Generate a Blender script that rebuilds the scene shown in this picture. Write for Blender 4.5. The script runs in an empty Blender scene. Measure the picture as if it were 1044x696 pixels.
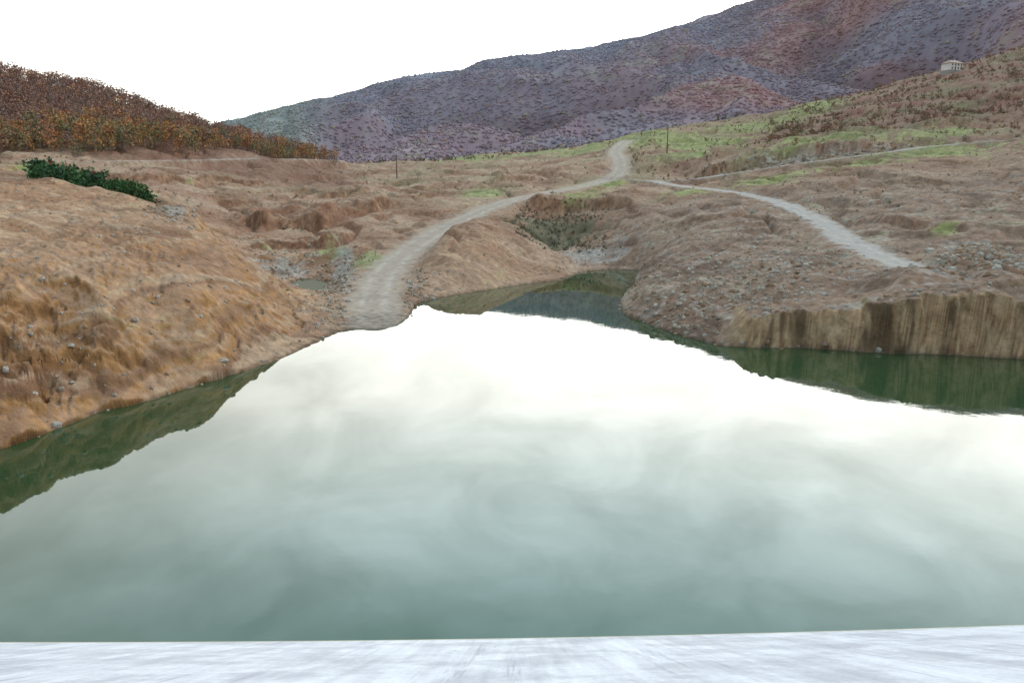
import bpy, math, numpy as np
from mathutils import Vector
rng=np.random.default_rng(7)
sc=bpy.context.scene
C=15.0; f=754.0; W0=522.0; H0=348.0
P=math.atan(160/754.0); cp,sp=math.cos(P),math.sin(P)
def S(py):
    b=(H0-py)/f; return (-sp+b*cp)/(cp+b*sp)
def T(px,py):
    b=(H0-py)/f; return ((px-W0)/f)/(cp+b*sp)
KD=.00197; D1=1/(1/120-KD)
def dm(d):
    d=np.asarray(d,float); r=np.where(d<=120,1/(1/np.minimum(d,120)-KD),d-120+D1); return r
def dinv(D): return np.where(D<=D1,1/(1/D+KD),D-D1+120)
def shore(px,py):
    d=-C/S(py); return (T(px,py)*d,d)
# ---------------- noise
perm=rng.permutation(256); perm=np.concatenate([perm,perm,perm])
ga=rng.uniform(0,2*np.pi,256); gx=np.cos(ga); gy=np.sin(ga)
def pn(x,y):
    xi=np.floor(x).astype(int); yi=np.floor(y).astype(int)
    xf=x-xi; yf=y-yi; xi&=255; yi&=255
    u=xf*xf*xf*(xf*(xf*6-15)+10); v=yf*yf*yf*(yf*(yf*6-15)+10)
    def g(ix,iy,dx,dy):
        h=perm[perm[ix&255]+(iy&255)]; return gx[h]*dx+gy[h]*dy
    a=g(xi,yi,xf,yf); b=g(xi+1,yi,xf-1,yf); c=g(xi,yi+1,xf,yf-1); d=g(xi+1,yi+1,xf-1,yf-1)
    return (a+(b-a)*u+(c+(d-c)*u-a-(b-a)*u)*v)*1.5
def fbm(x,y,o=4):
    r=0;a=1.0
    for i in range(o):
        r=r+a*pn(x*2**i+i*17.3,y*2**i+i*9.1); a*=.5
    return r
def sm(a,b,x):
    t=np.clip((x-a)/(b-a),0,1); return t*t*(3-2*t)
# ---------------- ground profiles by image column: pixel rows with assumed depths
cols={
-300:[(480,28),(300,33),(240,44),(190,70),(150,130),(70,250),(15,350),(90,450),(175,800)],
-150:[(440,33),(330,37),(270,41),(235,52),(190,75),(165,120),(150,160),(90,240),(42,340),(85,450),(175,800)],
0:[(400,40),(330,43.5),(290,46.5),(272,49),(240,57),(205,71),(182,92),(173,115),(168,140),(156,170),(120,230),(94,290),(74,350),(95,450),(175,800)],
100:[(370,46),(330,48),(295,51),(270,55),(235,66),(205,80),(192,95),(190,108),(183,130),(168,165),(155,190),(125,250),(100,330),(120,450),(175,800)],
200:[(335,53),(306,55.5),(280,61),(260,66),(235,76),(218,84),(236,100),(212,125),(195,145),(180,170),(167,200),(155,230),(132,310),(150,420),(175,800)],
250:[(335,58),(300,63),(275,70),(262,76),(285,88),(262,102),(248,112),(225,130),(210,150),(190,175),(172,205),(163,240),(146,310),(156,400),(175,800)],
300:[(330,65),(304,73),(272,101),(255,112),(235,130),(212,150),(200,170),(185,200),(172,240),(166,280),(157,330),(164,420),(172,700)],
350:[(320,72),(300,80),(285,88),(262,102),(240,118),(222,138),(203,165),(188,200),(178,250),(171,330),(170,450),(169,650)],
430:[(280,88),(262,95),(240,112),(222,135),(205,160),(188,200),(178,250),(168,330),(166,450),(166,650)],
460:[(270,91),(245,98),(234,103),(230,115),(205,155),(192,190),(182,230),(172,300),(167,420),(164,550)],
495:[(262,96),(240,102),(228,107),(226,120),(207,152)],
525:[(268,98),(246,105),(238,110),(238,118),(226,130),(205,155),(192,190),(180,230),(168,300),(160,400),(157,550)],
570:[(266,104),(259,110),(252,120),(232,136),(205,160),(195,180),(180,220),(165,280),(156,380),(153,550)],
620:[(262,110),(247,118),(227,132),(209,148),(195,172),(183,200),(170,230),(150,290),(147,400),(148,600)],
660:[(300,74),(280,84),(262,95),(245,108),(220,128),(205,145),(192,168),(184,195),(165,235),(150,270),(138,330),(142,500)],
700:[(315,68),(290,76),(265,86),(240,100),(215,120),(200,145),(190,173),(180,200),(160,240),(148,280),(130,380),(140,500)],
760:[(325,62),(300,69),(270,80),(245,92),(220,108),(203,130),(195,145),(175,185),(155,230),(145,270),(125,380),(118,450),(130,600)],
830:[(318,60.8),(300,65),(270,76),(240,93),(222,106),(200,125),(180,150),(160,195),(148,225),(120,330),(106,430),(120,600)],
920:[(298,60),(275,68),(262,76),(240,88),(210,106),(185,130),(165,160),(150,190),(120,260),(92,360),(83,430),(95,600)],
1000:[(300,59),(280,66),(250,80),(220,98),(190,122),(165,155),(146,185),(120,240),(80,340),(60,430),(75,600)],
1044:[(303,58.5),(280,66),(250,80),(220,96),(190,118),(165,145),(142,185),(110,240),(68,340),(48,430),(65,600)],
1200:[(300,58),(250,78),(200,105),(150,150),(110,200),(60,300),(10,430),(30,600)],
1400:[(300,58),(250,78),(200,100),(130,160),(60,260),(-30,430),(0,600)]}
far=[(-300,160,900),(-100,170,1200),(100,172,900),(100,170,1500),(230,173,900),(230,154,1600),(350,170,900),(460,162,900),(570,152,900),(700,137,900),(830,117,900),(920,98,900),(1044,70,900),
(350,132,1500),(460,112,1500),(570,102,1500),(700,82,1500),(830,60,1500),(920,38,1400),(1044,15,1300),(1200,-10,1300),
(-100,160,2300),(150,148,2300),(228,120,2300),(280,107,2300),(330,100,2300),(400,80,2300),(490,59,2300),(560,52,2300),(620,43,2300),(700,21,2300),(760,0,2300),(830,-25,2300),(920,-50,2300),(1044,-70,2300),(1200,-80,2300),(1400,-80,2300)]
for x,yy in {-100:170,150:158,228:145,330:130,400:113,490:97,620:80,760:45,920:0,1044:-20,1200:-30}.items(): far.append((x,yy,3400))
wpx=[(-300,560),(-150,505),(0,458),(50,440),(100,420),(150,409),(200,393),(250,378),(285,366),(320,350),(345,338),(365,335),(385,336),(404,332),(414,325),(420,316),(425,309),(440,305),(475,299),(520,292),(560,287),(580,283),(590,278),(620,275),(650,276),(658,281),(645,293),(632,308),(636,320),(660,330),(690,341),(730,352),(760,354),(830,355),(900,360),(960,361),(1044,366),(1200,372),(1400,380)]
pond=[(296,290),(303,286),(318,284.5),(334,288),(332,296),(322,298),(308,294)]
K=[]
for px,l in cols.items():
    for py,d in l: K.append((T(px,py),math.log(dm(d)),S(py)))
for px,py,d in far: K.append((T(px,py),math.log(dm(d)),S(py)))
for px,py in wpx+pond: K.append((T(px,py),math.log(-C/S(py)),S(py)))
K=np.array(K)
def ph(u,v): return np.sqrt(u*u*4+v*v+0.0004)
n=len(K)
A=ph(K[:,None,0]-K[None,:,0],K[:,None,1]-K[None,:,1])
Pm=np.c_[np.ones(n),K[:,0],K[:,1]]
M=np.block([[A,Pm],[Pm.T,np.zeros((3,3))]])
M[:n,:n]-=np.eye(n)*0.002
wt=np.linalg.solve(M,np.r_[K[:,2],0,0,0])
def field(t,v):
    r=wt[n]+wt[n+1]*t+wt[n+2]*v
    for i in range(n): r=r+wt[i]*ph(t-K[i,0],v-K[i,1])
    return r
# ---------------- grid
tc=np.r_[np.linspace(-1.25,-.74,60,endpoint=False),np.linspace(-.74,.74,800,endpoint=False),np.linspace(.74,1.25,60)]
vr=np.r_[np.linspace(math.log(12),math.log(36),40,endpoint=False),np.linspace(math.log(36),math.log(230),540,endpoint=False),
         np.linspace(math.log(230),math.log(740),150,endpoint=False),np.linspace(math.log(740),math.log(3600),170)]
NC,NR=len(tc),len(vr)
TT,VV=np.meshgrid(tc,vr)
D=np.exp(VV); X=TT*D; Y=D.copy(); DO=dinv(D); LO=np.log(DO)
s=np.empty_like(TT)
for i in range(0,NR,64): s[i:i+64]=field(TT[i:i+64],VV[i:i+64])
Z=C+s*D
def segdist(X,Y,pts,closed=False):
    best=np.full(X.shape,1e9); bi=np.zeros(X.shape); 
    m=len(pts)
    for i in range(m if closed else m-1):
        ax,ay=pts[i][:2]; bx,by=pts[(i+1)%m][:2]
        dx,dy=bx-ax,by-ay; L=dx*dx+dy*dy+1e-9
        h=np.clip(((X-ax)*dx+(Y-ay)*dy)/L,0,1)
        q=np.hypot(X-ax-h*dx,Y-ay-h*dy)
        k=q<best; best=np.where(k,q,best); bi=np.where(k,i+h,bi)
    return best,bi
def inside(X,Y,pts):
    r=np.zeros(X.shape,bool); m=len(pts)
    for i in range(m):
        ax,ay=pts[i][:2]; bx,by=pts[(i+1)%m][:2]
        c=((ay>Y)!=(by>Y)); xx=(bx-ax)*(Y-ay)/((by-ay) if by!=ay else 1e-9)+ax
        r^=(c&(X<xx))
    return r
lake=[shore(*p) for p in wpx]; lake=[(-60,2)]+lake+[(160,2)]
pondw=[shore(*p) for p in pond]
q=np.where(vr<math.log(440))[0][-1]+1
Xn,Yn=X[:q],Y[:q]
sd=np.full(X.shape,500.0)
dl,bl=segdist(Xn,Yn,lake,True); il=inside(Xn,Yn,lake)
dp,_=segdist(Xn,Yn,pondw,True); ip=inside(Xn,Yn,pondw)
sd[:q]=np.where(il|ip,-np.where(il,dl,dp),np.minimum(dl,dp))
sd[:q]+=fbm(Xn*.3,Yn*.3,4)*.6*sm(0,3,np.abs(sd[:q]))+pn(Xn*.9,Yn*.9)*.25+pn(Xn*2.3,Yn*2.3)*.1
def at(px0,d0,rp,rl):
    return np.exp(-((PX-px0)/rp)**2-((LO-math.log(d0))/rl)**2)
PX=W0+f*X/(Y*cp-(Z-C)*sp)
nearw=1-sm(200,440,D)
land=sm(0,3.0,sd)
wx=X+fbm(X*.08,Y*.08,3)*3; wy=Y+fbm(X*.08+30,Y*.08,3)*3
lefts=1-sm(300,380,PX)
leftcl=np.exp(-((PX-60)/200)**2-((LO-math.log(43.0))/.14)**2)
lump=fbm(wx*.10,wy*.10,3)*.7+fbm(wx*.42,wy*.42,3)*.13+(.25-np.abs(fbm(wx*.6,wy*.6,4)))*.22+fbm(X*1.6,Y*1.6,3)*.05
rid=(1-np.abs(fbm(wx*.24,wy*.24,4)))
Z+=nearw*land*(lump+leftcl*((rid-.8)*2.3+(.2-np.abs(fbm(wx*.9,wy*.9,3)))*.5))
zb=Z+fbm(X*.07,Y*.07,3)*1.9
bench=(zb*.62)%1.0
Z+=nearw*land*lefts*(1-sm(90,140,DO))*sm(.05,.45,fbm(X*.06+7,Y*.06,2)+.1)*(sm(.0,.7,bench)-sm(.7,1,bench)-.5)*.30
rill=np.abs(pn(X*.45+fbm(X*.3,Y*.3,2)*.8,sd*.08))
Z-=nearw*land*sm(560,680,PX)*(1-sm(720,780,PX))*np.exp(-sd/9)*(.3-rill).clip(0)*1.4
# rills on the left bank running down to the water (perpendicular to its shore)
al=(X*.80+Y*.60)
rl2=np.abs(pn(al*.42+fbm(X*.25,Y*.25,3)*.7,sd*.06+3)); rl3=np.abs(pn(al*1.1+fbm(X*.5,Y*.5,2)*.6,sd*.12+9))
RIL=nearw*land*lefts*(1-sm(75,95,DO))*np.exp(-np.maximum(sd,0)/13)
Z-=RIL*((.24-rl2).clip(0)*2.6+(.2-rl3).clip(0)*.9)*sm(-.35,.2,fbm(X*.08+70,Y*.08,2))
gul=np.abs(fbm(wx*.045+40,wy*.03,3))
Z-=land*sm(70,110,DO)*(1-sm(300,500,D))*(.16-gul).clip(0)*8*sm(5,14,sd)
# ---- excavated scarps (cut banks)
SC=np.zeros_like(X)
def scarp(l,h,L,w=.9,amp=1.2):
    global Z,SC
    tt=np.array([T(a,b) for a,b,d in l]); dd=np.array([dm(d) for a,b,d in l])
    o=np.argsort(tt); base=np.interp(TT,tt[o],dd[o])
    off=D-base+fbm(X*.10+h,Y*.10,4)*amp*2.4+np.abs(pn(X*.9,Y*.25))*.9
    e=(tt.max()-tt.min())*.2
    msk=sm(tt.min(),tt.min()+e,TT)*(1-sm(tt.max()-e,tt.max(),TT))*sm(0,2,sd)*(.55+.45*sm(-.4,.3,fbm(X*.05+h*9,Y*.05,2)))
    Z+=msk*h*sm(-w,w,off)*np.exp(-np.maximum(off-w,0)/L)
    SC=np.maximum(SC,msk*np.exp(-(off/(w*1.5))**2))
scarp([(225,222,122),(270,226,128),(330,224,132),(380,214,146),(420,206,158)],3.1,26,1.5)
scarp([(235,254,108),(300,252,113),(350,244,115),(372,236,120)],1.6,14,1.1)
scarp([(-60,180,104),(60,180,128),(150,179,143),(250,186,172),(330,180,205)],1.6,30,1.8,2)
scarp([(200,196,140),(300,203,158),(400,195,182)],1.6,22,1.4)
scarp([(520,214,146),(560,210,152),(600,205,150),(640,208,142),(665,222,126)],2.4,16,1.6)
scarp([(690,176,198),(770,160,204),(850,152,206),(900,150,204)],3.6,24,1.2,1.5)
scarp([(690,228,112),(760,222,106),(800,228,100)],1.0,10,1.0)
scarp([(860,222,101),(930,232,93),(1000,238,87),(1100,240,82)],1.2,14,1.3)
scarp([(930,272,71),(980,278,67),(1044,284,64),(1120,288,62)],1.0,9,1.0)
scarp([(700,168,215),(800,150,226),(900,135,232),(1044,122,228)],1.4,30,1.6,2)
scarp([(440,186,205),(520,180,215),(590,172,235)],1.2,25,1.6,2)
# right shoreline cliff : near-vertical cut
HC=np.interp(PX,[728,760,830,900,960,1044,1200],[0,2.3,3.4,4.5,5.1,4.8,4.8])+fbm(X*.18,Y*.02+3,3)*.6
flu=1.0+1.2*sm(-.5,.5,fbm(X*.35,Y*.05,3))+.35*np.abs(pn(X*1.4,Y*.1))
cw_=sm(728,765,PX)*(1-sm(5,8,sd))*(sd>0)
zc=HC*sm(.0,1,np.clip((sd+.2*fbm(X*1.1,Y*.3,3))/flu,0,1))**.8+np.maximum(sd-1.5,0)*.16+.12*fbm(X*.8,Y*.8,3)*sm(.5,2,sd)
Z=Z*(1-cw_)+zc*cw_
mid=sm(130,300,D)*(1-sm(700,1100,D))
Z+=mid*(fbm(X*.02,Y*.02,4)*2.2+fbm(X*.09,Y*.09,3)*.8)
fw=sm(690,1300,D)
wxx=X+fbm(X*.002,Y*.002,3)*120
rg=1-2.4*np.abs(fbm(wxx*.0022+3.1,Y*.0011+5,4))
skyk=1-.8*np.exp(-((VV-math.log(2340))/.14)**2)
Z+=fw*(rg*38*skyk+fbm(X*.01,Y*.01,4)*4)-fw*10
ins=sd<0
Z=np.where(ins,-np.minimum(3.5,.35*-sd)-.02,np.maximum(Z,.03+np.minimum(.35*sd,.5)))
# ---- roads
def path(l,m=6):
    p=np.array([(T(a,b)*dm(d),dm(d),C+S(b)*dm(d)) for a,b,d in l]); out=[]
    for i in range(len(p)-1):
        p0=p[max(i-1,0)];p1=p[i];p2=p[i+1];p3=p[min(i+2,len(p)-1)]
        for k in range(m):
            u=k/m
            out.append(.5*((2*p1)+(p2-p0)*u+(2*p0-5*p1+4*p2-p3)*u*u+(3*p1-p0-3*p2+p3)*u**3))
    out.append(p[-1]); return out
roads=[(path([(386,334,67.4),(381,310,77),(388,285,88),(408,262,100),(440,240,115),(475,222,132),(515,206,153),(560,196,173),(605,187,193),(630,177,215),(632,163,245),(628,153,275),(640,143,320)]),3.4,0),
 (path([(622,184,203),(655,183,196),(690,189,175),(740,195,150),(790,205,125),(830,222,105),(862,243,89),(900,262,77),(935,274,71)]),2.2,1),
 (path([(1250,125,190),(1120,136,190),(1044,142,190),(960,148,190),(890,157,188),(820,166,188),(750,176,190),(700,183,190),(660,184,196)]),2.9,1),
 (path([(-120,170,125),(0,165,140),(100,164,165),(200,163,200),(300,162,275),(345,164,330)],5),3.2,2)]
ROAD=np.zeros(X.shape); TR=np.zeros(X.shape); RK=np.zeros(X.shape); VER=np.zeros(X.shape)
for pts,hw,kind in roads:
    dd,bi=segdist(Xn,Yn,pts)
    zz=np.interp(bi,np.arange(len(pts)),[p[2] for p in pts])
    w=1-sm(hw*.9,hw*2.1,dd)
    Z[:q]=np.where(ins[:q],Z[:q],Z[:q]*(1-w)+(np.maximum(zz,.15)+.06*pn(Xn*.5,Yn*.5))*w)
    e=dd+fbm(Xn*.4,Yn*.4,4)*1.1
    m=1-sm(hw*.72,hw*1.22,e)
    ROAD[:q]=np.maximum(ROAD[:q],m)
    VER[:q]=np.maximum(VER[:q],1-sm(hw*1.2,hw*2.2,e))
    RK[:q]=np.where(m>.1,kind,RK[:q])
    TR[:q]=np.maximum(TR[:q],m*np.exp(-((dd-hw*.42)/(.16*hw))**2)*sm(-.5,.3,fbm(Xn*.3,Yn*.3,3)))
Z[:q]-=np.where(ins[:q],0,TR[:q]*.05)
Pxyz=np.stack([X,Y,Z],-1)
gu=np.gradient(Pxyz,axis=1); gv=np.gradient(Pxyz,axis=0)
Nn=np.cross(gu,gv); Nn/=np.linalg.norm(Nn,axis=-1,keepdims=True)+1e-9
slope=1-np.abs(Nn[...,2])
# ---- colour
def col(*c): return np.array(c)[None,None,:]
def mix(a,b,m): return a*(1-m[...,None])+b*m[...,None]
n1=fbm(X*.06,Y*.06,4); n2=fbm(X*.3+4,Y*.3,4); n3=fbm(X*1.4,Y*1.4+8,3)
cc=np.broadcast_to(col(.33,.205,.14),X.shape+(3,)).copy()
cc=mix(cc,col(.385,.27,.195),sm(-.1,.6,n1)*.8)
cc=mix(cc,col(.215,.12,.08),sm(.0,.6,-n1+.5*n2)*.85)
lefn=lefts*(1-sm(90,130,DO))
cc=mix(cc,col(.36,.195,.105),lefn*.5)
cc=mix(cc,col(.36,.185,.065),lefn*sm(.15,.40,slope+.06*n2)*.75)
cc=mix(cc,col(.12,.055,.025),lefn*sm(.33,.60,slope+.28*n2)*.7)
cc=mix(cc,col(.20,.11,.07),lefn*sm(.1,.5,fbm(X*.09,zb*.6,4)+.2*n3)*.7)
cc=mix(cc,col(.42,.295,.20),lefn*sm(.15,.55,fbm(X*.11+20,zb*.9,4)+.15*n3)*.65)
cc=mix(cc,col(.22,.10,.06),np.clip(at(330,118,110,.12)+at(300,140,120,.06),0,1)*sm(.01,.13,slope+n2*.05)*.6)
rb=sm(560,640,PX)*(1-sm(110,170,DO))
cc=mix(cc,col(.235,.16,.12),rb*.6)
cc=mix(cc,col(.30,.265,.235),rb*sm(.1,.7,n2+.4*n3)*.6)
cc=mix(cc,col(.15,.10,.075),rb*sm(.1,.5,fbm(X*.12+3,Y*.12+60,4))*.65)
cliffr=cw_*sm(.06,.25,slope)
cc=mix(cc,col(.43,.29,.17),cliffr*.9)
cc=mix(cc,col(.27,.165,.09),cliffr*sm(0,.4,fbm(X*.9,Z*.9,4)))
cc=mix(cc,col(.48,.36,.24),cliffr*sm(.1,.4,fbm(X*.15+5,Z*1.6,3)+.2*n3)*.6)
stain=sm(-.02,.32,fbm(X*.22,Z*.07,4)+.25*pn(X*1.6,Z*.2))
cc=mix(cc,col(.075,.048,.028),cliffr*stain*.8)
cc=mix(cc,col(.38,.235,.15),at(470,95,75,.1)*.6)
ru=sm(600,800,PX)*sm(120,200,DO)*(1-sm(600,800,D))
cc=mix(cc,col(.24,.15,.11),ru*.7)
cc=mix(cc,col(.20,.09,.07),ru*sm(-.3,.2,n1+.4*n2)*.85*sm(190,270,DO)*sm(700,820,PX))
cc=mix(cc,col(.13,.13,.065),ru*sm(.15,.5,fbm(X*.05+50,Y*.05,4))*.5)
scol=mix(np.broadcast_to(col(.18,.09,.055),X.shape+(3,)),col(.30,.18,.115),sm(-.3,.4,pn(X*.5,Z*.4)+.5*n3))
cc=mix(cc,scol,np.clip(SC*1.1,0,1)*sm(.03,.16,slope)*.85*(1-sm(700,760,PX)*.5))
g=np.zeros_like(X)
for a in [(700,290,75,.13),(770,345,65,.13),(830,385,35,.1),(650,320,45,.15),(545,430,80,.2),(600,330,40,.12),(470,500,50,.15),(490,172,30,.05),(590,160,30,.06),(695,150,34,.05),(880,165,55,.06),(955,180,60,.07),(375,98,26,.06),(340,108,18,.05),(960,88,18,.04),(610,190,30,.04),(780,160,45,.07),(60,122,110,.05),(840,218,75,.06),(720,235,60,.07),(960,215,60,.04)]:
    g=np.maximum(g,at(*a))
gm=sm(.28,.8,g+.35*n2+.3*n1+.15*n3)
cc=mix(cc,mix(np.broadcast_to(col(.20,.235,.085),X.shape+(3,)),col(.28,.29,.12),sm(-.4,.4,n2)),gm*.85)
cc=mix(cc,col(.10,.105,.065),sm(.25,.9,at(565,130,52,.11)+.35*n2)*.85)
g2=sm(.0,.5,fbm(X*.04+9,Y*.04,4))*sm(130,200,DO)*(1-sm(600,800,D))
cc=mix(cc,col(.20,.185,.10),g2*.4)
cc=mix(cc,col(.30,.285,.27),sm(.35,.9,np.maximum.reduce([at(175,82,18,.05),at(290,100,35,.06),at(830,200,75,.03),at(600,112,45,.06),at(350,96,14,.2)])+.35*n2+.2*n3)*.7)
lh=(1-sm(330,380,PX))*sm(165,200,DO)*(1-sm(500,700,D))
cc=mix(cc,col(.19,.095,.065),lh*.85)
cf_haze=np.broadcast_to(col(.235,.175,.205),X.shape+(3,)).copy()  # mountain albedo lifted to lavender: air haze painted into the surface colour
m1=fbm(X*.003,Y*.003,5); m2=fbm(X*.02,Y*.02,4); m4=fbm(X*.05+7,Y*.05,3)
cf_haze=mix(cf_haze,col(.30,.165,.155),sm(-.3,.4,m1)*.85*sm(540,820,PX))
cf_haze=mix(cf_haze,col(.20,.185,.225),sm(.0,.6,-m1)*.7)
cf_haze=mix(cf_haze,col(.25,.235,.17),sm(.3,.8,m2+m1*.4)*.45)
cf_haze=mix(cf_haze,col(.15,.105,.12),sm(.2,.8,-rg)*.5)
cf_haze=mix(cf_haze,col(.21,.22,.28),sm(1300,2300,D)*(1-sm(600,850,PX))*.75)  # bluer with distance on the left, haze put in as colour
cf_haze=mix(cf_haze,col(.23,.27,.235),(1-sm(290,350,PX))*.6)
cf_haze=cf_haze*(1+.08*m4+.10*m2)[...,None]
cc=mix(cc,cf_haze,sm(560,900,D))
cc=mix(cc,col(.26,.22,.175),VER*(1-ROAD)*.45*sm(-.3,.4,n2))
cr=np.broadcast_to(col(.35,.285,.235),X.shape+(3,)).copy()
cr=mix(cr,col(.36,.34,.335),(RK==1)*.8)
cr=mix(cr,col(.42,.36,.31),(RK==2)*.9)
cr=mix(cr,col(.46,.40,.345),TR*.7)
cr=mix(cr,col(.24,.195,.16),sm(.1,.7,n2+.5*n3)*.55)
cc=mix(cc,cr,ROAD*.93)
cc*=(1-.5*(1-sm(.0,.35,Z+.12*n3)))[...,None]
cc*=(1+(.18*n3+.16*n2)*(1-.95*fw))[...,None]
cc=np.clip(cc,.01,.9)
# ---------------- materials
def newmat(name):
    m=bpy.data.materials.new(name); m.use_nodes=True
    nt=m.node_tree; b=nt.nodes['Principled BSDF']; return m,nt,b
def N(nt,t,**k):
    n_=nt.nodes.new(t)
    for a,b in k.items(): setattr(n_,a,b)
    return n_
def attrmat(name,bump=1.0,scales=((.9,.5),(6.0,.12)),rough=.95,var=.35,cs=2.3,specks=0,det=5,br=.5):
    m,nt,b=newmat(name); L=nt.links
    a=N(nt,'ShaderNodeAttribute',attribute_name='Col')
    tc_=N(nt,'ShaderNodeNewGeometry')
    n_=N(nt,'ShaderNodeTexNoise'); n_.inputs['Scale'].default_value=cs; n_.inputs['Detail'].default_value=7; n_.inputs['Roughness'].default_value=.66
    L.new(tc_.outputs['Position'],n_.inputs['Vector'])
    mr=N(nt,'ShaderNodeMapRange'); mr.inputs[1].default_value=.3; mr.inputs[2].default_value=.7
    mr.inputs[3].default_value=1-var; mr.inputs[4].default_value=1+var
    L.new(n_.outputs['Fac'],mr.inputs[0])
    mm=N(nt,'ShaderNodeVectorMath',operation='SCALE'); L.new(a.outputs['Color'],mm.inputs[0]); L.new(mr.outputs[0],mm.inputs['Scale'])
    out=mm.outputs[0]
    if specks:
        v=N(nt,'ShaderNodeTexVoronoi'); v.inputs['Scale'].default_value=3.2; L.new(tc_.outputs['Position'],v.inputs['Vector'])
        n5=N(nt,'ShaderNodeTexNoise'); n5.inputs['Scale'].default_value=.35; n5.inputs['Detail'].default_value=3; L.new(tc_.outputs['Position'],n5.inputs['Vector'])
        th=N(nt,'ShaderNodeMapRange'); th.inputs[1].default_value=.5; th.inputs[2].default_value=.7; th.inputs[3].default_value=.0; th.inputs[4].default_value=.28; L.new(n5.outputs['Fac'],th.inputs[0])
        lt=N(nt,'ShaderNodeMath',operation='LESS_THAN'); L.new(v.outputs['Distance'],lt.inputs[0]); L.new(th.outputs[0],lt.inputs[1])
        sc2=N(nt,'ShaderNodeMath',operation='MULTIPLY'); L.new(lt.outputs[0],sc2.inputs[0]); sc2.inputs[1].default_value=specks
        mxx=N(nt,'ShaderNodeMix',data_type='RGBA'); L.new(sc2.outputs[0],mxx.inputs[0]); L.new(out,mxx.inputs[6]); mxx.inputs[7].default_value=(.38,.33,.28,1)
        out=mxx.outputs[2]
    L.new(out,b.inputs['Base Color'])
    b.inputs['Roughness'].default_value=rough; b.inputs['Specular IOR Level'].default_value=.15
    prev=None
    for sc_,dist in scales:
        nn=N(nt,'ShaderNodeTexNoise'); nn.inputs['Scale'].default_value=sc_; nn.inputs['Detail'].default_value=det; nn.inputs['Roughness'].default_value=br
        L.new(tc_.outputs['Position'],nn.inputs['Vector'])
        bp=N(nt,'ShaderNodeBump'); bp.inputs['Strength'].default_value=bump; bp.inputs['Distance'].default_value=dist
        L.new(nn.outputs['Fac'],bp.inputs['Height'])
        if prev: L.new(prev.outputs[0],bp.inputs['Normal'])
        prev=bp
    L.new(prev.outputs[0],b.inputs['Normal'])
    return m
m_ter=attrmat('earth',.95,((.5,.6),(2.4,.15)),cs=1.1,var=.28,specks=.4,det=8,br=.6)
m_road=attrmat('packed_gravel',.5,((.8,.1),(5,.02)),cs=1.5,var=.15,specks=.3)
m_far=attrmat('hazed_hillside',.4,((.03,6.),(.12,2.)),var=.14,cs=.09)  # mountain ground and its trees; their colours carry painted haze
m_leaf=attrmat('foliage',.2,((3,.05),),var=.2,rough=.8)
m_rock=attrmat('stone',.8,((6,.08),),var=.25)
def mesh(name,V,F,colr=None,mat=None,smooth=True):
    me=bpy.data.meshes.new(name); V=np.asarray(V,np.float32); F=np.asarray(F,np.int32)
    k=F.shape[1]
    me.vertices.add(len(V)); me.vertices.foreach_set('co',V.ravel())
    me.loops.add(F.size); me.loops.foreach_set('vertex_index',F.ravel())
    me.polygons.add(len(F)); me.polygons.foreach_set('loop_start',np.arange(0,F.size,k,dtype=np.int32))
    me.polygons.foreach_set('loop_total',np.full(len(F),k,np.int32))
    me.polygons.foreach_set('use_smooth',np.full(len(F),smooth))
    if colr is not None:
        at_=me.color_attributes.new('Col','FLOAT_COLOR','POINT')
        c4=np.ones((len(V),4),np.float32); c4[:,:3]=colr; at_.data.foreach_set('color',c4.ravel())
    me.update(calc_edges=True); me.validate()
    o=bpy.data.objects.new(name,me); sc.collection.objects.link(o)
    if mat: me.materials.append(mat)
    return o
idx=np.arange(NR*NC).reshape(NR,NC)
F=np.stack([idx[:-1,:-1],idx[:-1,1:],idx[1:,1:],idx[1:,:-1]],-1)
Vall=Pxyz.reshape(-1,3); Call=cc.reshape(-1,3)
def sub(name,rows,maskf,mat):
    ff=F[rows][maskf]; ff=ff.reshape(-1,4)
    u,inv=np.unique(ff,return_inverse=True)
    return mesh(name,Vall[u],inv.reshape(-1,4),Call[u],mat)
rsplit=np.where(vr<math.log(740))[0][-1]
rf=(ROAD[:-1,:-1]+ROAD[1:,1:])/2
sl=slice(0,rsplit)
for kset,nm in (((0,),'dirt_road'),((1,),'gravel_road'),((2,),'hillside_track')):
    mk=(rf[sl]>.6)&np.isin(RK[:-1,:-1][sl],kset); sub(nm,sl,mk,m_road)
sub('terrain',sl,rf[sl]<=.6,m_ter)
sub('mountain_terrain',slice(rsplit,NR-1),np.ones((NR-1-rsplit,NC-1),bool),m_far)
def H(t,d):
    ci=np.interp(t,tc,np.arange(NC)); ri=np.interp(np.log(d),vr,np.arange(NR))
    c0=np.clip(ci.astype(int),0,NC-2); r0=np.clip(ri.astype(int),0,NR-2); a=ci-c0; b=ri-r0
    return (Z[r0,c0]*(1-a)*(1-b)+Z[r0,c0+1]*a*(1-b)+Z[r0+1,c0]*(1-a)*b+Z[r0+1,c0+1]*a*b), r0,c0
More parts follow.
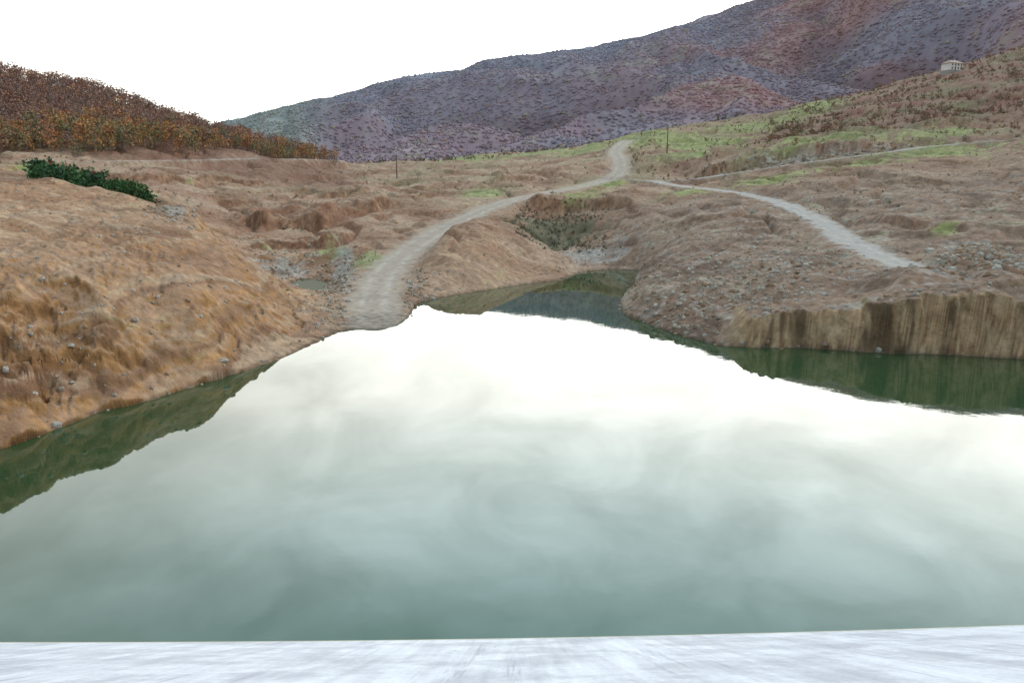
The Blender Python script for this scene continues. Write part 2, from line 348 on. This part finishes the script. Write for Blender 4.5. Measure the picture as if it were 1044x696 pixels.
# ---------------- vegetation templates
def tree_tpl(seed,leaves=120,cw=.33,base=.25,leaf=.05,trunk=True):
    r=np.random.default_rng(seed); V=[];Fq=[]
    def quad(p): 
        i=len(V); V.extend(p); Fq.append((i,i+1,i+2,i+3))
    def limb(a,b,ra,rb):
        a=np.array(a);b=np.array(b); d=b-a; u=np.cross(d,[0.3,.2,1]); u/=np.linalg.norm(u)+1e-9; w=np.cross(d,u); w/=np.linalg.norm(w)+1e-9
        i=len(V)
        for (p,rr) in ((a,ra),(b,rb)):
            for k in range(3):
                an=k*2.094; V.append(p+rr*(u*math.cos(an)+w*math.sin(an)))
        for k in range(3): Fq.append((i+k,i+(k+1)%3,i+3+(k+1)%3,i+3+k))
    cl=[]
    if trunk:
        limb((0,0,-.05),(.02,.01,.5),.018,.012); limb((.02,.01,.5),(0,0,.92),.012,.003)
        for k in range(8):
            z0=r.uniform(.15,.7); an=r.uniform(0,6.28); L_=r.uniform(.18,.34)
            e=(math.cos(an)*L_*cw*2.6,math.sin(an)*L_*cw*2.6,z0+L_*.7); limb((.01,0,z0),e,.007,.002); cl.append(e)
    nk=len(V)
    for k in range(8):
        an=r.uniform(0,6.28); rr=cw*r.uniform(.2,.9); cl.append((math.cos(an)*rr,math.sin(an)*rr,r.uniform(base,.82)))
    cl=np.array(cl)
    for k in range(leaves):
        c=cl[r.integers(len(cl))]+r.normal(0,.075,3); c[2]=max(c[2],base*.4)
        u=r.normal(0,1,3); u/=np.linalg.norm(u); w=np.cross(u,r.normal(0,1,3)); w/=np.linalg.norm(w)
        sz=leaf*r.uniform(.5,1.3)
        quad([c-u*sz,c-w*sz*.7,c+u*sz,c+w*sz*.6])
    kind=np.r_[np.zeros(nk),np.ones(len(V)-nk)]
    return np.array(V),np.array(Fq),kind
def scatter(name,tpls,pos,size,colr,mat,bark=(.20,.16,.14),wid=None,smooth=False,jit=.25,tilt=0):
    Vs=[];Fs=[];Cs=[];o=0
    for i in range(len(pos)):
        V,Fq,kd=tpls[rng.integers(len(tpls))]
        a=rng.uniform(0,6.28); ca,sa=math.cos(a),math.sin(a)
        wx=size[i]*(wid[i] if wid is not None else 1)
        v=np.c_[(V[:,0]*ca-V[:,1]*sa)*wx,(V[:,0]*sa+V[:,1]*ca)*wx,V[:,2]*size[i]]
        if tilt: 
            b=rng.normal(0,tilt); v=np.c_[v[:,0],v[:,1]*math.cos(b)-v[:,2]*math.sin(b),v[:,1]*math.sin(b)+v[:,2]*math.cos(b)]
        Vs.append(v+pos[i]); Fs.append(Fq+o); o+=len(V)
        jt=1+jit*np.repeat(rng.uniform(-1,1,(len(V)+3)//4),4)[:len(V)]
        Cs.append(np.where(kd[:,None]>.5,colr[i][None,:]*jt[:,None],np.array(bark)[None,:]))
    return mesh(name,np.vstack(Vs),np.vstack(Fs),np.clip(np.vstack(Cs),.005,.9),mat,smooth)
def place(px,d,py=165): 
    d=dm(d); t=T(px,py)*np.ones_like(d); z,r0,c0=H(t,d); return np.c_[t*d,d,z],r0,c0
pal=lambda P_,n_,p=None: np.array(P_)[rng.choice(len(P_),n_,p=p)]
tp=[tree_tpl(i,leaves=80,leaf=.052,base=.14,cw=.32) for i in range(7)]
nT=5000
px=rng.uniform(-160,345,nT); d=np.exp(rng.uniform(math.log(172),math.log(400),nT))
dmin=np.interp(px,[-160,0,100,200,300,345],[150,172,190,222,285,315])+rng.normal(0,5,nT); dmax=np.interp(px,[-160,0,200,300,345],[370,368,335,345,350])
k=(d>dmin)&(d<dmax); px,d=px[k],d[k]
p,r0,c0=place(px,d)
low=1-sm(0,50,d-dmin[k])+.35*fbm(p[:,0]*.03,p[:,1]*.03,3)
cA=pal([(.27,.145,.115),(.30,.155,.10),(.235,.16,.13),(.36,.19,.10),(.22,.135,.12)],len(px),[.3,.2,.25,.08,.17])
cB=pal([(.44,.21,.08),(.15,.16,.075),(.34,.155,.08),(.23,.18,.10),(.45,.28,.10)],len(px),[.26,.24,.24,.18,.08])
ci=np.where((rng.uniform(0,1,len(px))<low)[:,None],cB,cA)
scatter('autumn_woodland',tp,p,rng.uniform(3.8,8.4,len(px)),ci,m_leaf)
def blob(seed):
    r=np.random.default_rng(seed); V=[];Fq=[]
    for z,ra in [(.0,.35),(.35,.5),(.7,.33)]:
        for k in range(5):
            an=k*1.2566+r.uniform(-.2,.2); q_=ra*r.uniform(.7,1.3); V.append((q_*math.cos(an),q_*math.sin(an),z+r.uniform(-.1,.1)))
    for j in range(2):
        for k in range(5): Fq.append((j*5+k,j*5+(k+1)%5,j*5+5+(k+1)%5,j*5+5+k))
    V.append((0,0,1.0)); 
    return np.array(V),np.array(Fq+[(10,11,12,15),(12,13,14,15)]),np.ones(16)
bt=[blob(i) for i in range(5)]
nF=62000
px=rng.uniform(200,1120,nF); d=np.sqrt(rng.uniform(650.**2,2290.**2,nF))
p,r0,c0=place(px,d,120)
dn=fbm(p[:,0]*.006,p[:,1]*.006,4)
k=dn+rng.uniform(-.6,.6,nF)>-.45; p,r0,c0=p[k],r0[k],c0[k]
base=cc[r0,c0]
cv=base*rng.uniform(1.05,1.4,(len(p),1))  # crowns take the haze-tinted ground colour, lightened
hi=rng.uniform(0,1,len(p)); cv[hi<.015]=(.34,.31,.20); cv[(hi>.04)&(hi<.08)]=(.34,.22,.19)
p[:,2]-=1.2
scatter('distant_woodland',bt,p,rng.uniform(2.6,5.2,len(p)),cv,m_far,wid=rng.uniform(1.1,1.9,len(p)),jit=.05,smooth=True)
st=[tree_tpl(50+i,leaves=80,cw=.5,base=.0,leaf=.10,trunk=False) for i in range(5)]
PXs=[];Ds=[];Ss=[];Cs=[]
def addshr(n_,pxr,dr,size,P_,p=None):
    PXs.append(rng.uniform(*pxr,n_)); Ds.append(np.exp(rng.uniform(math.log(dr[0]),math.log(dr[1]),n_))); Ss.append(size[0]+(size[1]-size[0])*rng.power(.6,n_)); Cs.append(pal(P_,n_,p))
rust=[(.25,.14,.10),(.21,.125,.095),(.17,.15,.09),(.29,.18,.10),(.22,.165,.115)]
addshr(2200,(620,1150),(190,450),(.5,1.8),rust)
addshr(2300,(780,1150),(230,440),(.9,2.8),rust)
addshr(650,(525,620),(114,152),(.25,1.0),[(.10,.11,.065),(.13,.12,.08),(.12,.09,.07),(.16,.14,.10)])
addshr(700,(600,1100),(100,190),(.2,.7),rust+[(.13,.14,.06)])
addshr(420,(340,620),(160,420),(.4,1.2),rust+[(.13,.15,.06)])
addshr(360,(-60,330),(120,170),(.3,1.0),rust)
addshr(160,(330,400),(92,112),(.2,.5),[(.12,.14,.05),(.17,.15,.07)])
addshr(700,(380,760),(450,680),(1.5,4.5),[(.16,.16,.12),(.22,.15,.13),(.19,.19,.12),(.17,.14,.15)])
px=np.concatenate(PXs);d=np.concatenate(Ds);ss=np.concatenate(Ss);cs=np.vstack(Cs)
p,r0,c0=place(px,d,170); k=(ROAD[r0,c0]<.1)&(p[:,2]>.15)&(fbm(p[:,0]*.05,p[:,1]*.05,3)+rng.uniform(-.4,.4,len(px))>-.1)
scatter('shrubs',st,p[k],ss[k],cs[k],m_leaf,jit=.3)
hn=240; px=rng.uniform(34,152,hn); d=np.interp(px,[34,152],[95,104])+rng.uniform(-3,9,hn); p,r0,c0=place(px,d,185)
cs=pal([(.045,.11,.04),(.07,.135,.055),(.035,.08,.042),(.11,.14,.06),(.22,.06,.05)],hn,[.3,.3,.2,.13,.07])
scatter('evergreen_bushes',st,p,rng.uniform(1.0,3.3,hn),cs,m_leaf,jit=.4)
# rocks
def rock(seed):
    r=np.random.default_rng(seed); V=[];Fq=[]
    for j,(z,ra) in enumerate([(-.35,.5),(.05,.62),(.38,.36)]):
        for k in range(6):
            an=k*1.047+r.uniform(-.25,.25); q_=ra*r.uniform(.7,1.2); V.append((q_*math.cos(an),q_*math.sin(an)*.75,z+r.uniform(-.12,.12)))
    for j in range(2):
        for k in range(6): Fq.append((j*6+k,j*6+(k+1)%6,j*6+6+(k+1)%6,j*6+6+k))
    Fq+= [(12,13,14,15),(12,15,16,17)]
    return np.array(V),np.array(Fq),np.ones(18)
rt=[rock(i) for i in range(8)]
PXs=[];Ds=[];Ss=[]
def addr(n_,c,w,dc,dw,a=.06,b=.5):
    PXs.append(rng.normal(c,w,n_)); Ds.append(dc*np.exp(rng.normal(0,dw,n_))); Ss.append(a+(b-a)*rng.power(.35,n_))
addr(1200,770,60,74,.09,.06,.7); addr(650,1000,35,72,.05,.1,.9); addr(800,300,32,101,.06,.1,.7); addr(600,342,10,82,.10,.06,.6); addr(400,600,35,110,.06)
addr(300,175,14,82,.04,.1,.6); addr(2000,800,150,90,.22,.05,.5); addr(450,425,12,84,.07,.06,.55); addr(450,830,55,198,.02,.3,1.5); addr(1000,150,120,65,.25,.04,.4); addr(350,820,40,112,.05,.1,.4)
addr(550,700,50,68,.06,.05,.5); addr(250,480,50,97,.06,.04,.3); addr(260,850,120,59.5,.015,.1,.6); addr(300,120,90,42,.10,.06,.5); addr(350,650,25,84,.08,.06,.6); addr(300,320,16,70,.05,.05,.4)
px=np.concatenate(PXs);d=np.concatenate(Ds);ss=np.concatenate(Ss)
p,r0,c0=place(px,d,250); k=(ROAD[r0,c0]<.3)&(sd[r0,c0]>-.4)&((cw_[r0,c0]<.3)|(slope[r0,c0]<.2))
cs=pal([(.34,.31,.27),(.28,.22,.17),(.38,.34,.30),(.27,.18,.12)],len(px))
scatter('rubble_stones',rt,p[k],ss[k],cs[k],m_rock,jit=.1,tilt=.3,wid=rng.uniform(.8,1.5,len(p[k])))
# ---------------- water
def water(name,basec,ro,ior,verts,faces,bs):
    m,nt,b=newmat(name); L=nt.links
    b.inputs['Base Color'].default_value=basec; b.inputs['Roughness'].default_value=ro; b.inputs['IOR'].default_value=ior
    ge=N(nt,'ShaderNodeNewGeometry'); nz=N(nt,'ShaderNodeTexNoise'); nz.inputs['Scale'].default_value=.6; nz.inputs['Detail'].default_value=4
    L.new(ge.outputs['Position'],nz.inputs['Vector']); bp=N(nt,'ShaderNodeBump'); bp.inputs['Strength'].default_value=bs; bp.inputs['Distance'].default_value=.05
    L.new(nz.outputs['Fac'],bp.inputs['Height']); L.new(bp.outputs[0],b.inputs['Normal'])
    mesh(name,verts,faces,None,m,False)
water('lake_water',(.022,.055,.022,1),.02,1.52,[(-75,3,0),(190,3,0),(190,160,0),(-75,160,0)],[(0,1,2,3)],.05)
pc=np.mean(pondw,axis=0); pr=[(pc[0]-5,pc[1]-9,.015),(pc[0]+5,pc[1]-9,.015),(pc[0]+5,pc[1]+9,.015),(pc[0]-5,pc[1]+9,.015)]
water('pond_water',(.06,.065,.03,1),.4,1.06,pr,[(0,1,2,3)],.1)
# ---------------- dam
m_d,nt,b=newmat('dam_concrete'); L=nt.links
ge=N(nt,'ShaderNodeNewGeometry')
def noi(scv,scale,det,ro):
    mp=N(nt,'ShaderNodeMapping'); mp.inputs['Scale'].default_value=scv; L.new(ge.outputs['Position'],mp.inputs['Vector'])
    z=N(nt,'ShaderNodeTexNoise'); z.inputs['Scale'].default_value=scale; z.inputs['Detail'].default_value=det; z.inputs['Roughness'].default_value=ro; L.new(mp.outputs[0],z.inputs['Vector']); return z
def ramp(src,p0,c0,p1,c1):
    r=N(nt,'ShaderNodeValToRGB'); e=r.color_ramp.elements; e[0].position=p0; e[0].color=c0+(1,); e[1].position=p1; e[1].color=c1+(1,); L.new(src,r.inputs[0]); return r.outputs[0]
def mulc(a,c,t='MULTIPLY',fac=1):
    mu=N(nt,'ShaderNodeMix',data_type='RGBA',blend_type=t); mu.inputs[0].default_value=fac; L.new(a,mu.inputs[6]); L.new(c,mu.inputs[7]); return mu.outputs[2]
streak=noi((2.2,.14,.14),1.3,10,.62); blot=noi((1,1,1),.45,9,.68); grain=noi((1,1,1),9,6,.7)
c1=ramp(streak.outputs['Fac'],.35,(.56,.54,.60),.6,(.70,.68,.73))
c1=mulc(c1,ramp(blot.outputs['Fac'],.42,(.78,.78,.80),.56,(1.08,1.08,1.08)))
c1=mulc(c1,ramp(grain.outputs['Fac'],.3,(.84,.84,.84),.62,(1.05,1.05,1.05)))
runs=noi((1.1,.04,.04),2.6,10,.75); c1=mulc(c1,ramp(runs.outputs['Fac'],.57,(1,1,1),.61,(.76,.75,.78)))
sx=N(nt,'ShaderNodeSeparateXYZ'); L.new(ge.outputs['Position'],sx.inputs[0])
wr=N(nt,'ShaderNodeMapRange'); wr.inputs[1].default_value=.04; wr.inputs[2].default_value=.34; wr.inputs[3].default_value=1; wr.inputs[4].default_value=0; L.new(sx.outputs['Z'],wr.inputs[0])
mx=N(nt,'ShaderNodeMix',data_type='RGBA'); L.new(wr.outputs[0],mx.inputs[0]); L.new(c1,mx.inputs[6]); mx.inputs[7].default_value=(.40,.36,.24,1)
L.new(mx.outputs[2],b.inputs['Base Color']); b.inputs['Roughness'].default_value=.5
bp=N(nt,'ShaderNodeBump'); bp.inputs['Strength'].default_value=.5; bp.inputs['Distance'].default_value=.03; L.new(grain.outputs['Fac'],bp.inputs['Height']); L.new(bp.outputs[0],b.inputs['Normal'])
xs=np.linspace(-75,75,151); V=[];Fd=[]
for x in xs:
    y=22.4+.028*x+.0009*x*x
    for dy,z in ((8,-5),(0,0),(-22.3,13.2),(-30,13.2),(-36,6)): V.append((x,y+dy,z))
for i in range(150):
    for j in range(4): a=i*5+j; Fd.append((a,a+1,a+6,a+5))
mesh('concrete_dam',V,Fd,None,m_d,False)
# ---------------- simple materials
def flat(name,c,r=.8):
    m,nt,b=newmat(name); L=nt.links
    nz=N(nt,'ShaderNodeTexNoise'); nz.inputs['Scale'].default_value=3; cr=N(nt,'ShaderNodeValToRGB')
    cr.color_ramp.elements[0].color=tuple(x*.75 for x in c)+(1,); cr.color_ramp.elements[1].color=tuple(min(x*1.2,.9) for x in c)+(1,)
    L.new(nz.outputs['Fac'],cr.inputs[0]); L.new(cr.outputs[0],b.inputs['Base Color']); b.inputs['Roughness'].default_value=r; return m
mw=flat('plaster',(.70,.67,.64)); mr_=flat('roof_tile',(.40,.27,.23)); mg=flat('window_glass',(.04,.045,.05),.2); mwd=flat('pole_wood',(.10,.08,.065)); mce=flat('insulator',(.5,.5,.48),.3)
def box(name,c,s_,mat,par):
    x,y,z=c;a,b_,h=[v/2 for v in s_]
    V=[(x+i*a,y+j*b_,z+k*h) for k in(-1,1) for j in(-1,1) for i in(-1,1)]
    o=mesh(name,V,[(0,2,3,1),(4,5,7,6),(0,1,5,4),(2,6,7,3),(0,4,6,2),(1,3,7,5)],None,mat,False); o.parent=par; return o
def empty(nm,loc,rz=0):
    o=bpy.data.objects.new(nm,None); sc.collection.objects.link(o); o.location=loc; o.rotation_euler=(0,0,rz); return o
hp,_,_=place(np.array([971.]),np.array([392.]),66); hp=hp[0]
h=empty('farmhouse',(hp[0],hp[1],hp[2]+.5),.35)
box('walls',(0,0,2.0),(9,6,4.0),mw,h); box('foundation',(0,0,-1.4),(9.3,6.3,3.4),flat('stone_base',(.3,.28,.26)),h)
V=[(-5.1,-3.6,3.9),(5.1,-3.6,3.9),(5.1,3.6,3.9),(-5.1,3.6,3.9),(-3.0,0,5.6),(3.0,0,5.6)]
me=bpy.data.meshes.new('roof'); me.from_pydata(V,[],[(0,1,5,4),(2,3,4,5),(1,2,5),(3,0,4),(0,3,2,1)]); me.materials.append(mr_)
r_=bpy.data.objects.new('roof',me); sc.collection.objects.link(r_); r_.parent=h
for i in range(4):
    for j in range(2):
        if not(j==0 and i==1): box(f'window_{i}_{j}',(-3.3+i*2.2,-3.02,1.2+j*1.8),(.9,.08,1.0),mg,h)
box('door',(-1.1,-3.02,1.05),(.9,.08,2.0),flat('door_wood',(.12,.07,.04)),h); box('chimney',(2.2,.8,5.4),(.6,.6,1.4),mw,h)
def pole(px_,py_,d_,hh):
    q_,_,_=place(np.array([float(px_)]),np.array([float(d_)]),py_); q_=q_[0]
    e=empty('utility_pole',(q_[0],q_[1],q_[2]-.3),.3)
    V=[];Fp=[]
    for j,(z,r) in enumerate([(0,.22),(hh*.5,.18),(hh,.13)]):
        for k in range(10): V.append((r*math.cos(k*.6283),r*math.sin(k*.6283),z))
    for j in range(2):
        for k in range(10): Fp.append((j*10+k,j*10+(k+1)%10,j*10+10+(k+1)%10,j*10+10+k))
    o=mesh('shaft',V,Fp,None,mwd,True); o.parent=e
    box('crossarm',(0,.18,hh-.6),(2.2,.14,.16),mwd,e); box('brace_left',(-.35,.17,hh-1.0),(.08,.08,.7),mwd,e)
    for i,x in enumerate((-.95,0.35,.95)): box(f'insulator_{i}',(x,.18,hh-.42),(.12,.12,.22),mce,e)
pole(405,190,230,9.4); pole(680,156,238,10.0)
# ---------------- camera
cam=bpy.data.cameras.new('camera'); cam.lens=36*754/1044; cam.sensor_width=36; cam.clip_end=20000; cam.clip_start=.1
co=bpy.data.objects.new('camera',cam); sc.collection.objects.link(co); co.location=(0,0,C); co.rotation_euler=(math.pi/2-P,0,0); sc.camera=co
# ---------------- light
az=math.radians(75); el=math.radians(40)
dirv=Vector((math.sin(az)*math.cos(el),math.cos(az)*math.cos(el),math.sin(el)))
su=bpy.data.lights.new('sun','SUN'); su.energy=1.2; su.angle=math.radians(10); su.color=(1,.94,.86)
so=bpy.data.objects.new('sun',su); sc.collection.objects.link(so); so.rotation_euler=dirv.to_track_quat('Z','Y').to_euler()
w=bpy.data.worlds.new('World'); sc.world=w; w.use_nodes=True; nt=w.node_tree; L=nt.links; bg=nt.nodes['Background']
sk=N(nt,'ShaderNodeTexSky',sky_type='NISHITA'); sk.sun_disc=False; sk.sun_elevation=el; sk.sun_rotation=az
tcn=N(nt,'ShaderNodeTexCoord')
def MA(op,a,b_=None):
    m=N(nt,'ShaderNodeMath',operation=op)
    for i,v in enumerate((a,b_)):
        if v is None: continue
        if isinstance(v,(int,float)): m.inputs[i].default_value=v
        else: L.new(v,m.inputs[i])
    return m.outputs[0]
sx=N(nt,'ShaderNodeSeparateXYZ'); L.new(tcn.outputs['Generated'],sx.inputs[0])
dt=N(nt,'ShaderNodeVectorMath',operation='DOT_PRODUCT'); L.new(tcn.outputs['Generated'],dt.inputs[0]); dt.inputs[1].default_value=Vector((.26,1,.30)).normalized()
hz=N(nt,'ShaderNodeMapRange',interpolation_type='SMOOTHSTEP'); hz.inputs[1].default_value=.36; hz.inputs[2].default_value=.90; hz.inputs[3].default_value=1; hz.inputs[4].default_value=0; L.new(sx.outputs['Z'],hz.inputs[0])
glow=MA('MULTIPLY',MA('POWER',MA('MAXIMUM',dt.outputs['Value'],0),2.8),hz.outputs[0])
def cloud(scv,scale,det,lo,hi_,dist,rot=(.3,.5,.2)):
    mpn=N(nt,'ShaderNodeMapping'); mpn.inputs['Scale'].default_value=scv; mpn.inputs['Rotation'].default_value=rot; L.new(tcn.outputs['Generated'],mpn.inputs['Vector'])
    cn=N(nt,'ShaderNodeTexNoise'); cn.inputs['Scale'].default_value=scale; cn.inputs['Detail'].default_value=det; cn.inputs['Roughness'].default_value=.55; cn.inputs['Distortion'].default_value=dist; L.new(mpn.outputs[0],cn.inputs['Vector'])
    cm=N(nt,'ShaderNodeMapRange'); cm.inputs[1].default_value=.3; cm.inputs[2].default_value=.7; cm.inputs[3].default_value=lo; cm.inputs[4].default_value=hi_; L.new(cn.outputs['Fac'],cm.inputs[0]); return cm.outputs[0]
cm=MA('MULTIPLY',cloud((1.0,1.3,2.6),2.2,6,.8,1.22,.4,(0,0,.4)),cloud((1.6,1.0,3.2),4.0,9,.84,1.18,.9,(.2,.35,0)))
amt=MA('MULTIPLY',MA('ADD',MA('MULTIPLY',glow,39),8.5),cm)
hb=N(nt,'ShaderNodeMapRange'); hb.inputs[1].default_value=.27; hb.inputs[2].default_value=.56; L.new(sx.outputs['Z'],hb.inputs[0])
tint=N(nt,'ShaderNodeMix',data_type='RGBA'); L.new(hb.outputs[0],tint.inputs[0]); tint.inputs[6].default_value=(1,.985,.92,1); tint.inputs[7].default_value=(.70,.96,1.08,1)
cl=N(nt,'ShaderNodeVectorMath',operation='SCALE'); L.new(tint.outputs[2],cl.inputs[0]); L.new(amt,cl.inputs['Scale'])
mxs=N(nt,'ShaderNodeMix',data_type='RGBA'); mxs.inputs[0].default_value=.9; L.new(sk.outputs[0],mxs.inputs[6]); L.new(cl.outputs[0],mxs.inputs[7])
L.new(mxs.outputs[2],bg.inputs[0]); bg.inputs[1].default_value=.1
sc.view_settings.view_transform='Standard'; sc.view_settings.look='None'; sc.view_settings.exposure=0
